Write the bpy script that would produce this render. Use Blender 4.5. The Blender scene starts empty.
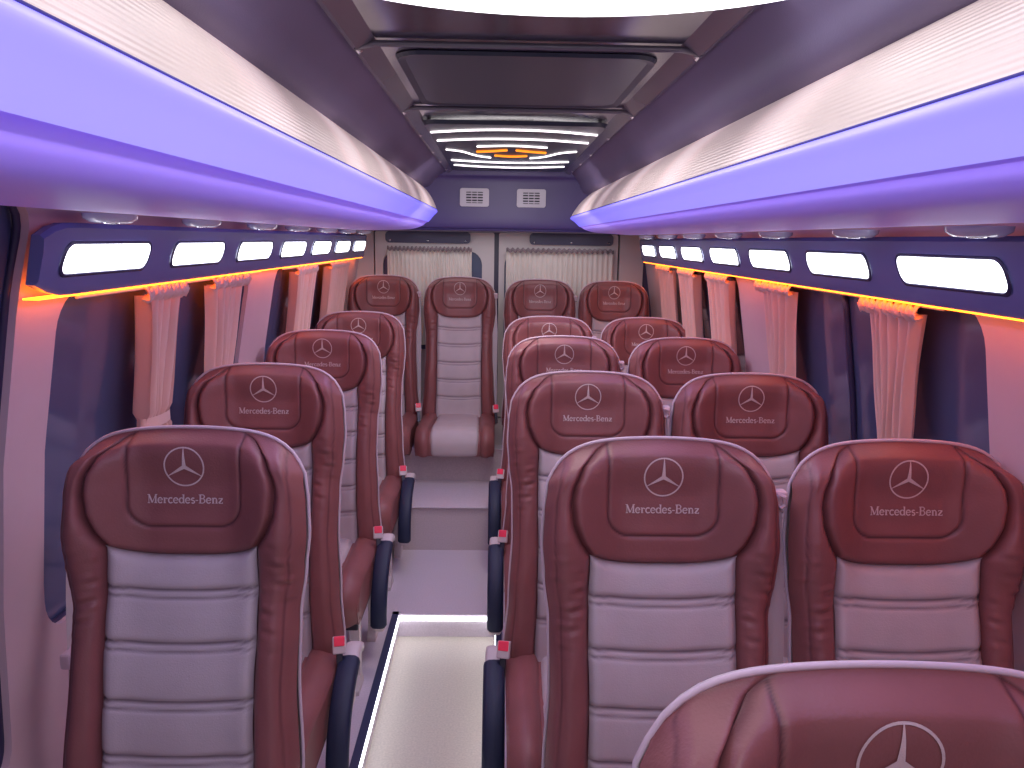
import bpy, bmesh, math, random
from mathutils import Vector, Matrix
random.seed(7)
C = bpy.context.scene.collection
PI = math.pi
ZC = 1.6                      # camera height above the seat platform

# ---------------------------------------------------------------- materials
def s2l(c):
    return tuple(((x/255)/12.92 if x/255 <= .04045 else ((x/255+.055)/1.055)**2.4) for x in c)
def mat(name, col, rough=.5, metal=0, bump=0, bscale=200, emis=None, estr=0, spec=.5, var=0, vscale=6, coat=0, sheen=0):
    m = bpy.data.materials.new(name); m.use_nodes = True
    nt = m.node_tree; b = nt.nodes['Principled BSDF']
    base = s2l(col)
    b.inputs['Base Color'].default_value = (*base, 1)
    b.inputs['Roughness'].default_value = rough
    b.inputs['Metallic'].default_value = metal
    b.inputs['Specular IOR Level'].default_value = spec
    b.inputs['Coat Weight'].default_value = coat
    b.inputs['Sheen Weight'].default_value = sheen
    tc = nt.nodes.new('ShaderNodeTexCoord')
    if emis:
        b.inputs['Emission Color'].default_value = (*s2l(emis), 1)
        b.inputs['Emission Strength'].default_value = estr
    if bump:
        n = nt.nodes.new('ShaderNodeTexNoise'); n.inputs['Scale'].default_value = bscale; n.inputs['Detail'].default_value = 3
        bp = nt.nodes.new('ShaderNodeBump'); bp.inputs['Strength'].default_value = bump; bp.inputs['Distance'].default_value = .002
        nt.links.new(tc.outputs['Object'], n.inputs['Vector'])
        nt.links.new(n.outputs['Fac'], bp.inputs['Height']); nt.links.new(bp.outputs['Normal'], b.inputs['Normal'])
    if var:
        n = nt.nodes.new('ShaderNodeTexNoise'); n.inputs['Scale'].default_value = vscale; n.inputs['Detail'].default_value = 4
        r = nt.nodes.new('ShaderNodeValToRGB')
        r.color_ramp.elements[0].position = .3; r.color_ramp.elements[1].position = .7
        r.color_ramp.elements[0].color = (*[x*(1-var) for x in base], 1)
        r.color_ramp.elements[1].color = (*[min(1, x*(1+var)) for x in base], 1)
        nt.links.new(tc.outputs['Object'], n.inputs['Vector'])
        nt.links.new(n.outputs['Fac'], r.inputs['Fac']); nt.links.new(r.outputs['Color'], b.inputs['Base Color'])
    return m

M = {}
M['maroon'] = mat('maroon_leather', (142, 86, 84), .45, bump=.25, bscale=260, var=.1, vscale=9)
M['fabric'] = mat('pale_leather', (198, 183, 184), .62, bump=.3, bscale=330, var=.04, vscale=14)
M['piping'] = mat('piping', (214, 190, 196), .5)
def add_seam_shade(m, dark):  # dark thread and shade in the seam creases, painted into the base colour
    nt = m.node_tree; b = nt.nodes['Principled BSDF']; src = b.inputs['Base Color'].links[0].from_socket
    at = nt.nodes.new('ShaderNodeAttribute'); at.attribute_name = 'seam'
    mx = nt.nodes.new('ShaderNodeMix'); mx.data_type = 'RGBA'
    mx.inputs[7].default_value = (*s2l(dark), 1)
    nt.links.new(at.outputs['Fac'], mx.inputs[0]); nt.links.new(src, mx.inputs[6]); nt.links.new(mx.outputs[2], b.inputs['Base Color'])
add_seam_shade(M['maroon'], (60, 26, 34)); add_seam_shade(M['fabric'], (110, 88, 98))
M['thread'] = mat('cream_thread', (218, 194, 190), .7, bump=.5, bscale=900)
M['shell'] = mat('cream_shell', (205, 186, 186), .45, bump=.1, bscale=400)
M['navy'] = mat('navy_foam', (30, 38, 66), .55, bump=.3, bscale=500)
M['beige_plastic'] = mat('beige_plastic', (214, 200, 198), .4)
M['red'] = mat('red_button', (235, 60, 90), .35, emis=(235, 50, 80), estr=.15)
M['chrome'] = mat('chrome', (225, 225, 230), .15, metal=1)
M['steel'] = mat('dark_steel', (70, 70, 78), .4, metal=.8)
M['webbing'] = mat('belt_webbing', (188, 178, 178), .8, bump=.4, bscale=700)
M['webbing_dark'] = mat('grey_webbing', (120, 115, 105), .8, bump=.4, bscale=700)
M['wall'] = mat('wall_vinyl', (214, 184, 188), .6, bump=.15, bscale=300, var=.03)
M['rearwall'] = mat('rear_vinyl', (212, 202, 200), .65, bump=.15, bscale=300)
M['ceil'] = mat('ceiling_leather', (112, 102, 134), .55, bump=.2, bscale=350, var=.05)
M['gloss'] = mat('gloss_black', (70, 66, 84), .16, spec=.6)
M['gloss2'] = mat('hatch_black', (40, 50, 70), .35, spec=.5)
M['gloss3'] = mat('frame_gloss', (104, 98, 112), .2, spec=.7)
M['bulk'] = mat('bulkhead', (78, 66, 116), .45, bump=.2, bscale=300)
M['valance'] = mat('valance_panel', (118, 120, 168), .26, spec=.6)
M['lamp'] = mat('lamp_diffuser', (255, 255, 255), .4, emis=(244, 246, 255), estr=4.2)
M['bezel'] = mat('lamp_bezel', (50, 48, 80), .25)
M['orange'] = mat('orange_led', (255, 150, 40), .4, emis=(255, 118, 22), estr=8)
M['glass'] = mat('tinted_glass', (84, 92, 126), .12, spec=.9, coat=.3)
M['curtain'] = mat('curtain_cloth', (238, 192, 176), .85, bump=.2, bscale=600, sheen=.3)
M['rearcurtain'] = mat('rear_curtain_cloth', (222, 212, 202), .85, bump=.2, bscale=600, sheen=.3)
M['ruffle'] = mat('dark_ruffle', (140, 124, 128), .8)
M['darktrim'] = mat('dark_trim', (58, 52, 84), .35)
M['rack'] = mat('rack_shell', (200, 184, 218), .5, spec=.4)
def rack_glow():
    # lilac panel; violet light leaking from above is painted in as emission
    m = mat('painted_glow_panel', (200, 184, 218), .5, spec=.4, emis=(104, 72, 255), estr=1)
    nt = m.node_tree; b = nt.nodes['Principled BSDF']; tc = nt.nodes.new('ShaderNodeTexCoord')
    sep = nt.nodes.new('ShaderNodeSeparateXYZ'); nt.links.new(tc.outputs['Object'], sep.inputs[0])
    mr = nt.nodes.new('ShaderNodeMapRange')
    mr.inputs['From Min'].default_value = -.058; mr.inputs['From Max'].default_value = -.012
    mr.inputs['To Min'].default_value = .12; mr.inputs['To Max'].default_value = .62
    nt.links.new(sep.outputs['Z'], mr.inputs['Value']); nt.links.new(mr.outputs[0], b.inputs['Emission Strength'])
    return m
M['rack_painted_glow'] = rack_glow()
M['nozzle'] = mat('nozzle_clear', (215, 215, 235), .15, spec=.8)
M['ventw'] = mat('vent_plastic', (196, 190, 200), .45)
M['dark'] = mat('dark_slot', (30, 28, 40), .6)
M['white_led'] = mat('white_led', (255, 255, 255), .4, emis=(255, 246, 250), estr=3)
M['ring_led'] = mat('ring_led', (255, 255, 255), .4, emis=(250, 250, 255), estr=3)
M['step_led'] = mat('step_led', (255, 255, 255), .4, emis=(240, 245, 255), estr=5)
M['orange_bar'] = mat('orange_bar', (255, 170, 60), .4, emis=(255, 140, 30), estr=1.6)
M['floor'] = mat('floor_vinyl', (214, 202, 210), .38, var=.07, vscale=160, bump=.05)
M['well'] = mat('well_vinyl', (206, 198, 180), .45, var=.1, vscale=140)
M['edge'] = mat('rubber_edge', (52, 58, 92), .5)
M['riser'] = mat('riser_vinyl', (206, 190, 192), .5, var=.08, vscale=150)
M['pave'] = mat('tarmac', (12, 13, 18), .9)

# blue light falling on the rack panel, painted as its own soft emission
M['blue'] = mat('blue_lit_rack', (168, 158, 235), .4, emis=(156, 146, 255), estr=.88)
def strip_mat():
    m = mat('ribbed_strip', (206, 190, 182), .38, emis=(235, 205, 215), estr=.22)
    nt = m.node_tree; b = nt.nodes['Principled BSDF']; tc = nt.nodes.new('ShaderNodeTexCoord')
    sep = nt.nodes.new('ShaderNodeSeparateXYZ'); nt.links.new(tc.outputs['Object'], sep.inputs[0])
    # reflected white light on the ribs, painted as brighter emission at intervals
    mo = nt.nodes.new('ShaderNodeMath'); mo.operation = 'PINGPONG'; mo.inputs[1].default_value = .31
    nt.links.new(sep.outputs['Y'], mo.inputs[0])
    mr = nt.nodes.new('ShaderNodeMapRange'); mr.interpolation_type = 'SMOOTHSTEP'
    mr.inputs['From Min'].default_value = .10; mr.inputs['From Max'].default_value = .29
    mr.inputs['To Min'].default_value = .20; mr.inputs['To Max'].default_value = .50
    nt.links.new(mo.outputs[0], mr.inputs['Value']); nt.links.new(mr.outputs[0], b.inputs['Emission Strength'])
    w = nt.nodes.new('ShaderNodeTexWave'); w.wave_type = 'BANDS'; w.bands_direction = 'Z'; w.inputs['Scale'].default_value = 45
    bp = nt.nodes.new('ShaderNodeBump'); bp.inputs['Strength'].default_value = .35; bp.inputs['Distance'].default_value = .003
    nt.links.new(tc.outputs['Object'], w.inputs['Vector']); nt.links.new(w.outputs['Fac'], bp.inputs['Height'])
    nt.links.new(bp.outputs['Normal'], b.inputs['Normal'])
    return m
M['strip'] = strip_mat()
M['seamline'] = mat('violet_seam', (90, 84, 180), .5)
def blue_grade():  # painted blue glow turns deeper toward the far end
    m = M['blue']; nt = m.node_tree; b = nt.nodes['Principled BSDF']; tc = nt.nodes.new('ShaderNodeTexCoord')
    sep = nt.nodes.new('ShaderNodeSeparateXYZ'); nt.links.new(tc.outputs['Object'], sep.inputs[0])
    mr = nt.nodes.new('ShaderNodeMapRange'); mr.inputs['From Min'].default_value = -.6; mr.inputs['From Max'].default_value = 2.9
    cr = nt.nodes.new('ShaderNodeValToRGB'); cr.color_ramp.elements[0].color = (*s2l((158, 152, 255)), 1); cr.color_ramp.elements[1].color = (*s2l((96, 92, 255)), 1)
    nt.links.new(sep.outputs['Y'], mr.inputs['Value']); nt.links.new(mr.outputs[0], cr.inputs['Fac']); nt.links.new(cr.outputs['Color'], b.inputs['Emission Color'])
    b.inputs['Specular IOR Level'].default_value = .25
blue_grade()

# ---------------------------------------------------------------- mesh helpers
def link(name, me, parent=None):
    o = bpy.data.objects.new(name, me); C.objects.link(o)
    if parent: o.parent = parent
    return o
def mesh(name, vs, fs, m, smooth=True):
    me = bpy.data.meshes.new(name); me.from_pydata([tuple(v) for v in vs], [], fs)
    me.materials.append(m)
    bm = bmesh.new(); bm.from_mesh(me); bmesh.ops.recalc_face_normals(bm, faces=bm.faces); bm.to_mesh(me); bm.free()
    for p in me.polygons: p.use_smooth = smooth
    me.update(); return me
def mobj(name, vs, fs, m, parent=None, smooth=True):
    return link(name, mesh(name, vs, fs, m, smooth), parent)
def tag(o, label=None, cat=None, group=None, kind=None):
    if label: o['label'] = label
    if cat: o['category'] = cat
    if group: o['group'] = group
    if kind: o['kind'] = kind
    return o
def empty(name, loc, label=None, cat=None, group=None):
    o = bpy.data.objects.new(name, None); C.objects.link(o); o.location = loc; o.empty_display_size = .1
    return tag(o, label, cat, group)
class MB:
    def __init__(s): s.v = []; s.f = []
    def add(s, vs, fs):
        k = len(s.v); s.v += [Vector(v) for v in vs]; s.f += [tuple(i+k for i in f) for f in fs]; return s
    def box(s, x0, x1, y0, y1, z0, z1, b=0.0):
        bm = bmesh.new(); bmesh.ops.create_cube(bm, size=1)
        for v in bm.verts:
            v.co = Vector(((x0+x1)/2+v.co.x*(x1-x0), (y0+y1)/2+v.co.y*(y1-y0), (z0+z1)/2+v.co.z*(z1-z0)))
        if b: bmesh.ops.bevel(bm, geom=bm.edges[:], offset=b, segments=3, profile=.6, affect='EDGES')
        bm.verts.index_update()
        s.add([v.co.copy() for v in bm.verts], [[v.index for v in f.verts] for f in bm.faces]); bm.free(); return s
    def tube(s, pts, r, n=8, closed=False, flat=1.0):
        pts = [Vector(p) for p in pts]; N = len(pts); vs = []; fs = []
        up = Vector((0, 0, 1)); prev = None
        for i, p in enumerate(pts):
            a = pts[(i-1) % N] if (closed or i) else p; c = pts[(i+1) % N] if (closed or i < N-1) else p
            t = (c-a).normalized()
            if prev is None:
                u = t.orthogonal().normalized()
            else:
                u = (prev-t*prev.dot(t)).normalized()
            prev = u; w = t.cross(u); rr = r[i] if isinstance(r, (list, tuple)) else r
            for k in range(n):
                an = 2*PI*k/n; vs.append(p+u*math.cos(an)*rr+w*math.sin(an)*rr*flat)
        for i in range(N if closed else N-1):
            for k in range(n):
                j = (i+1) % N
                fs.append((i*n+k, i*n+(k+1) % n, j*n+(k+1) % n, j*n+k))
        if not closed: fs += [tuple(range(n))[::-1], tuple((N-1)*n+k for k in range(n))]
        return s.add(vs, fs)
    def grid(s, rows):
        nr, nc = len(rows), len(rows[0])
        return s.add([v for r in rows for v in r], [(i*nc+j, i*nc+j+1, (i+1)*nc+j+1, (i+1)*nc+j) for i in range(nr-1) for j in range(nc-1)])
    def prism(s, poly, axis, a0, a1):
        # poly in the plane of the two other axes, extruded along axis
        def mk(p, a):
            return {0: (a, p[0], p[1]), 1: (p[0], a, p[1]), 2: (p[0], p[1], a)}[axis]
        n = len(poly)
        return s.add([mk(p, a0) for p in poly]+[mk(p, a1) for p in poly],
                     [tuple(range(n)), tuple(range(n, 2*n))[::-1]]+[(i, (i+1) % n, n+(i+1) % n, n+i) for i in range(n)])
    def mesh(s, name, m, smooth=True): return mesh(name, s.v, s.f, m, smooth)
    def obj(s, name, m, parent=None, smooth=True): return link(name, s.mesh(name, m, smooth), parent)
def autosmooth(o, ang=40):
    me = o.data
    me.set_sharp_from_angle(angle=math.radians(ang))
    return o
def interp(keys, x):
    if x <= keys[0][0]: return keys[0][1]
    for (a, p), (b, q) in zip(keys, keys[1:]):
        if x <= b:
            t = (x-a)/(b-a); t = t*t*(3-2*t); return p+(q-p)*t
    return keys[-1][1]
def lerpk(keys, x):
    if x <= keys[0][0]: return keys[0][1]
    for (a, p), (b, q) in zip(keys, keys[1:]):
        if x <= b: return p+(q-p)*(x-a)/(b-a)
    return keys[-1][1]
def catmull(pts, n=8, closed=False):
    P = [Vector(p) for p in pts]; out = []; N = len(P)
    rng = range(N) if closed else range(N-1)
    for i in rng:
        p1, p2 = P[i], P[(i+1) % N]
        p0 = P[i-1] if (closed or i) else p1*2-p2
        p3 = P[(i+2) % N] if (closed or i+2 < N) else p2*2-p1
        for k in range(n):
            t = k/n
            out.append(.5*((2*p1)+(p2-p0)*t+(2*p0-5*p1+4*p2-p3)*t*t+(3*p1-p0-3*p2+p3)*t**3))
    if not closed: out.append(P[-1])
    return out
def rrect(x0, x1, y0, y1, r, n=6, m=10):
    # rounded rectangle, fixed point count: corners n+1 points, sides m-1 extra
    out = []
    cs = [(x1-r, y1-r, 0), (x0+r, y1-r, 90), (x0+r, y0+r, 180), (x1-r, y0+r, 270)]
    for i, (cx, cy, a0) in enumerate(cs):
        for k in range(n+1):
            a = math.radians(a0+90*k/n); out.append((cx+r*math.cos(a), cy+r*math.sin(a)))
        nx, ny, na = cs[(i+1) % 4]; a = math.radians(na)
        q = (nx+r*math.cos(a), ny+r*math.sin(a)); p = out[-1]
        for k in range(1, m): out.append((p[0]+(q[0]-p[0])*k/m, p[1]+(q[1]-p[1])*k/m))
    return out

# ---------------------------------------------------------------- seat
REC = math.radians(10); SZ = .41; HB = .84
WK = [(0, .240), (.22, .226), (.45, .217), (.6, .219), (.72, .229), (.80, .234), (.88, .231), (.94, .225), (.98, .213), (1, .200)]
IK = [(0, .62), (.3, .64), (.5, .665), (.64, .655), (.70, .625), (.735, .62), (.77, .69), (.82, .755), (.87, .785), (.91, .775), (.95, .71), (.98, .60), (1, .50)]
def W(v): return interp(WK, v)
def T(s): return HB-.018*s*s-.030*s**6
def inner(v): return lerpk(IK, v)
def vb(a): return .700+.036*abs(a)**3.5
def sm(a, b, x):
    t = max(0, min(1, (x-a)/(b-a))); return t*t*(3-2*t)
def base_d(s, v):
    d = .022*math.sin(PI*min(1, v/.62)) if v < .62 else 0
    d += .012*sm(.60, .76, v)*(1-sm(.90, 1.0, v)*.75)
    d += .026*sm(.35, .85, abs(s))*(1-sm(.93, 1.0, v)*.8)
    d -= .026*sm(.62, .74, v)*(1-sm(.25, .78, abs(s)))*(1-sm(.86, .985, v)); d += .010*sm(.66, .8, v)*sm(.4, .85, abs(s))*(1-sm(.93, 1, v))
    e = max(0, (abs(s)-.80)/.20); d -= .045*e**2.2
    e = max(0, (v-.93)/.07); d -= .014*e**2
    return d
def XT(x, t, d):
    y = t*math.sin(REC)-d*math.cos(REC); z = SZ+t*math.cos(REC)+d*math.sin(REC)
    return Vector((x, y, z))
def S2P(s, v, d): return XT(s*W(v), v*T(s), d)
def crease(dist, depth=.006, w=.005): return -depth*math.exp(-(dist/w)**2)
def cosn(n): return [(1-math.cos(PI*k/n))/2*.75+.25*k/n for k in range(n+1)]
def tuck(e):
    e = max(0, e)
    return -.020*math.exp(-(e/.0075)**1.5)+.006*(1-math.exp(-e/.05))
def head_dist(x, t):
    hw, tb, r = .108, .648, .045
    ax = abs(x)
    if t > tb+r: return abs(ax-hw)
    if ax < hw-r: return abs(t-tb)
    return abs(math.hypot(ax-(hw-r), t-(tb+r))-r)
def head_extra(x, t):
    # seam of the central badge panel: two vertical lines and a rounded lower edge
    hw, tb, r = .108, .648, .045
    ax = abs(x)
    if t > tb+r: dist = abs(ax-hw)
    elif ax < hw-r: dist = abs(t-tb)
    else: dist = abs(math.hypot(ax-(hw-r), t-(tb+r))-r)
    if t < tb-.02 : dist = max(dist, tb-t)
    inside = (ax < hw and t > tb)
    d = crease(dist, .0045, .0032)
    d += .0012*math.exp(-((dist-.010)/.012)**2)*(1 if inside else .5)
    return d
def head_d(s, v):
    x = s*W(v); t = v*T(s); iv = inner(v)
    ea = (iv-abs(s))*W(v); eb = (v-vb(s/max(iv, .01)))*HB; ec = (1.0-v)*HB
    d = max(-.022, base_d(s, v)+.010+tuck(min(ea, eb, ec+.007))+head_extra(x, t))
    k1 = sm(.96, 1, v)
    return d*(1-k1)-.019*k1
def wrk(x, t, sx):
    t += .25*(abs(x)-.18)
    g = math.exp(-((t-.53)/.085)**2)
    return g*(.6+.5*math.sin(x*70+t*31+sx))*(.0026*math.sin(t*190+sx*2+x*28)+.0020*math.sin(t*337-x*60+1))+.0010*math.sin(t*43+x*60+sx)
SV = []
def thr(d, w=.0022): return math.exp(-(d/w)**2)
def with_seam(mb, name, m):
    global SV
    me = mesh(name, mb.v, mb.f, m)
    at = me.attributes.new('seam', 'FLOAT', 'POINT')
    for i, v in enumerate(SV): at.data[i].value = v
    SV = []
    return me
def patch_head():
    A = cosn(130); B = cosn(84); rows = []
    for b in B:
        r = []
        for a in A:
            aa = 2*a-1; v0 = vb(aa); v = v0+(1-v0)*b; s = aa*inner(v)
            r.append(S2P(s, v, head_d(s, v)))
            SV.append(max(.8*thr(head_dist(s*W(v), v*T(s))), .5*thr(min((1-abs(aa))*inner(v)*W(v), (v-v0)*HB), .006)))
        rows.append(r)
    return MB().grid(rows)
SEAMS = [.525, .425, .315, .21, .105]
def patch_center():
    A = cosn(22); rows = []; n = 130
    for k in range(n+1):
        b = k/n; r = []
        for a in A:
            aa = 2*a-1; v1 = vb(aa)+.004; v = -.07+(v1+.07)*b; s = aa*inner(max(v, 0))
            t = v*T(s); x = s*W(v)
            ts = t+.006*math.cos(x*14)-.006
            d = base_d(s, max(v, 0))+.006
            e = min((1-abs(aa))*.13, (v1-v)*HB)
            d += tuck(e)*.8
            near = min(abs(ts-q) for q in SEAMS)
            d += crease(near, .0075, .0045)
            n2 = min(abs(ts-q+.014) for q in SEAMS); d += crease(n2, .0050, .0030)
            d += .0045*(1-math.exp(-near/.025))
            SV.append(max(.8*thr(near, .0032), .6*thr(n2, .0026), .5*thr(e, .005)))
            r.append(S2P(s, v, d))
        rows.append(r)
    return MB().grid(rows)
def patch_bolster(sg):
    A = cosn(30); rows = []; n = 170
    for k in range(n+1):
        v = -.07+1.07*k/n; r = []; i0 = inner(max(0, v))
        for a in A:
            s = i0+(1-i0)*a; t = v*T(s); x = s*W(v)
            d = base_d(s, max(0, v))+.006+tuck(a*(1-i0)*W(v))
            eo = (1-a)*(1-i0)*W(v)
            d += tuck(eo+.003)*.8
            d += crease(eo-.020, .004, .003)          # double seam beside the piping
            d += wrk(x, t, sg)*min(1, eo/.02)*min(1, a*6)
            if v > .8:                                # gathers running up to the top corner
                d += .0035*math.sin((a*3.4+.4)*PI)*sm(.82, .95, v)
            d = max(d, -.014); k1 = sm(.95, 1, v); d = d*(1-k1)-.019*k1
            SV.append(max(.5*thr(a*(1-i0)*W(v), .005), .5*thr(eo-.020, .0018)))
            r.append(S2P(s*sg, v, d))
        rows.append(r)
    return MB().grid(rows)
def outline(off=0, n=40):
    pts = []
    for k in range(n+1):
        v = -.05+1.05*k/n; pts.append((W(v)+off, v*T(1)))
    top = []
    for k in range(1, 24):
        s = 1-2*k/24; top.append((s*(W(1)+off), T(s)))
    left = [(-x, t) for x, t in pts[::-1]]
    out = pts+top+left
    if off:
        out = [(x, t+(off if t > .75 else 0)) for x, t in out]
    return out
def shell_mb():
    rings = []
    for off, d in [(-.040, -.060), (-.008, -.036), (.000, -.030), (-.004, -.044), (-.018, -.062), (-.045, -.075)]:
        rings.append([XT(x, t, d) for x, t in outline(off)])
    mb = MB(); nc = len(rings[0]); vs = [v for r in rings for v in r]; fs = []
    for i in range(len(rings)-1):
        for j in range(nc):
            k = (j+1) % nc; fs.append((i*nc+j, i*nc+k, (i+1)*nc+k, (i+1)*nc+j))
    fs.append(tuple(range(nc))); fs.append(tuple((len(rings)-1)*nc+j for j in range(nc))[::-1])
    return mb.add(vs, fs)
def piping_mb():
    pts = [XT(x, t, -.020) for x, t in outline(.001)]
    return MB().tube(pts, .0036, 7)
# cushion: path from the hinge forward and down over the front lip
def cpath(q, lift=0):
    keys = catmull([(0.02, .400), (-.10, .405), (-.25, .412), (-.38, .420), (-.455, .408), (-.488, .365), (-.485, .310), (-.47, .285)], 10)
    f = q*(len(keys)-1); i = min(int(f), len(keys)-2); t = f-i
    p = keys[i].lerp(keys[i+1], t); tg = (keys[i+1]-keys[i]).normalized()
    n = Vector((tg.y, -tg.x)) if True else 0
    if n.y < 0 and q < .5: n = -n
    if q >= .5 and n.x > 0: n = -n
    return p, n
CK = [(0, .56), (.3, .60), (.6, .62), (1, .60)]
def cush(s0, s1, sg=1, bol=False):
    A = cosn(16 if bol else 26); rows = []; n = 70
    for k in range(n+1):
        q = k/n; p, nn = cpath(q); r = []; i0 = lerpk(CK, q)
        for a in A:
            if bol: s = i0+(1-i0)*a
            else: s = (2*a-1)*i0
            x = s*.236
            if bol:
                l = .016*math.sin(PI*min(1, a*1.15))+tuck(a*.09)+tuck((1-a)*.09+.003)*1.2
            else:
                l = .010+tuck((1-abs(2*a-1))*.14)
                for qq in (.28, .52): l += crease((q-qq)*.55, .006, .005)
            if q > .97: l -= .01
            r.append(Vector((x*sg, p[0]+nn[0]*l, p[1]+nn[1]*l)))
        rows.append(r)
    mb = MB().grid(rows)
    return mb
def cushion_side_mb():
    # body under the leather: side walls and underside
    top = [cpath(k/24)[0] for k in range(25)]
    prof = [(p[0], p[1]-.004) for p in top]+[(-.46, .275), (.03, .275)]
    return MB().prism(prof, 0, -.232, .232)

# embroidered marks
def surf(x, t, lift):
    s, v = x/.2, t/HB
    for _ in range(6):
        v = t/T(s); s = x/W(min(1, v))
    return S2P(s, v, head_d(s, v)+lift)
def ribbon(mb, pts, wid, x0, t0, sc, lift=.0016):
    P = []
    for p, q in zip(pts, pts[1:]):
        L = math.hypot(q[0]-p[0], q[1]-p[1])*sc; n = max(1, int(L/.005))
        for k in range(n): P.append((p[0]+(q[0]-p[0])*k/n, p[1]+(q[1]-p[1])*k/n))
    P.append(pts[-1]); N = len(P)
    if not isinstance(wid, (list, tuple)): wid = [wid]*2
    rows = [[], []]
    for i, p in enumerate(P):
        a = P[max(0, i-1)]; b = P[min(N-1, i+1)]
        dx, dy = b[0]-a[0], b[1]-a[1]; L = math.hypot(dx, dy) or 1; nx, ny = -dy/L, dx/L
        f = i/(N-1) if N > 1 else 0; w = wid[0]+(wid[-1]-wid[0])*f
        for k, sg in enumerate((-1, 1)):
            rows[k].append(surf(x0+(p[0]+nx*w/2*sg)*sc, t0+(p[1]+ny*w/2*sg)*sc, lift))
    mb.grid(rows)
def arc(cx, cy, rx, ry, a0, a1, n=14):
    return [(cx+rx*math.cos(math.radians(a0+(a1-a0)*k/n)), cy+ry*math.sin(math.radians(a0+(a1-a0)*k/n))) for k in range(n+1)]
TK, TN, SF = .165, .075, .07
def serif(x, y, w=.13): return ([(x-w, y), (x+w, y)], SF)
GL = {
 'M': (1.06, [([(.17, 0), (.17, 1)], TN), ([(.17, .97), (.53, .06)], TK), ([(.53, .06), (.87, .97)], TN), ([(.88, 0), (.88, 1)], TK), serif(.17, .035), serif(.88, .035, .17), serif(.12, .965, .1), serif(.93, .965, .12)]),
 'e': (.60, [(arc(.30, .32, .23, .29, 5, 325, 22), TK*.8), ([(.09, .35), (.52, .35)], TN)]),
 'r': (.50, [([(.17, 0), (.17, .62)], TK), serif(.19, .035), serif(.1, .6, .08), (arc(.33, .38, .16, .2, 160, 50, 8), TN*1.3), ([(.42, .55), (.46, .47)], TK)]),
 'c': (.56, [(arc(.32, .32, .23, .29, 45, 320, 20), TK*.85)]),
 'd': (.68, [(arc(.30, .32, .22, .29, 0, 360, 22), TN*1.4), (arc(.27, .32, .19, .27, 110, 250, 10), TK), ([(.53, 0), (.53, 1)], TK), serif(.46, .965, .08), serif(.6, .035, .08)]),
 's': (.50, [(arc(.26, .46, .155, .14, 35, 230, 12)+arc(.25, .17, .165, .15, 60, -145, 12), TK*.8)]),
 '-': (.34, [([(.03, .33), (.31, .33)], .10)]),
 'B': (.80, [([(.2, 0), (.2, 1)], TK), serif(.16, .035), serif(.16, .965), ([(.2, .965), (.42, .965)]+arc(.42, .75, .2, .215, 90, -90, 10)+[(.2, .535)], TN*1.3), ([(.2, .535), (.44, .535)]+arc(.44, .285, .24, .25, 90, -90, 10)+[(.2, .035)], TN*1.3), ([(.62, .88), (.62, .65)], TK*.8), ([(.67, .42), (.67, .15)], TK*.9)]),
 'n': (.70, [([(.17, 0), (.17, .62)], TK), serif(.18, .035), serif(.1, .6, .08), (arc(.34, .40, .19, .2, 165, 0, 12)+[(.53, 0)], TN*1.6), ([(.53, .4), (.53, 0)], TK), serif(.53, .035)]),
 'z': (.56, [([(.08, .585), (.50, .585)], TN), ([(.47, .58), (.09, .04)], TK), ([(.07, .035), (.51, .035)], TN), ([(.1, .6), (.1, .47)], TN), ([(.49, .02), (.49, .16)], TN)]),
}
def lettering_mb():
    word = 'Mercedes-Benz'; tot = sum(GL[c][0] for c in word); width = .146; sx = width/tot
    mb = MB(); cur = -tot/2
    for c in word:
        adv, st = GL[c]
        for pts, w in st:
            # glyph unit is narrower than cap height: condense slightly
            ribbon(mb, [(p[0]+cur, p[1]*.96) for p in pts], w, 0, .694, sx)
        cur += adv
    return mb
def star_mb():
    mb = MB(); R = .0375; t0 = .766
    ribbon(mb, arc(0, 0, 1, 1, 90, 450, 48), .075, 0, t0, R)
    for a in (90, 210, 330):
        c, s = math.cos(math.radians(a)), math.sin(math.radians(a))
        ribbon(mb, [(0, 0), (c*.98, s*.98)], [.21, .03], 0, t0, R, .0018)
    return mb

SIDE = {}
def seat_parts():
    return dict(
        headrest=with_seam(patch_head(), 'headrest', M['maroon']),
        center=with_seam(patch_center(), 'back_panel', M['fabric']),
        bolL=with_seam(patch_bolster(-1), 'back_bolster', M['maroon']),
        bolR=with_seam(patch_bolster(1), 'back_bolster', M['maroon']),
        shell=shell_mb().mesh('back_shell', M['shell']),
        pipe=piping_mb().mesh('piping', M['piping']),
        cc=cush(0, 0).mesh('cushion_panel', M['fabric']),
        cl=cush(0, 0, -1, True).mesh('cushion_bolster', M['maroon']),
        cr=cush(0, 0, 1, True).mesh('cushion_bolster', M['maroon']),
        cb=cushion_side_mb().mesh('cushion_body', M['maroon'], False),
        star=star_mb().mesh('star_emblem', M['thread'], False),
        text=lettering_mb().mesh('embroidered_lettering', M['thread'], False))
SP = seat_parts()
def arm_band():
    # rows across the band, seen from the side as a curve that runs forward and drops
    path = catmull([(.045, .395), (.0, .412), (-.07, .404), (-.15, .372), (-.215, .315), (-.255, .235), (-.265, .15)], 8)
    return path
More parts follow.
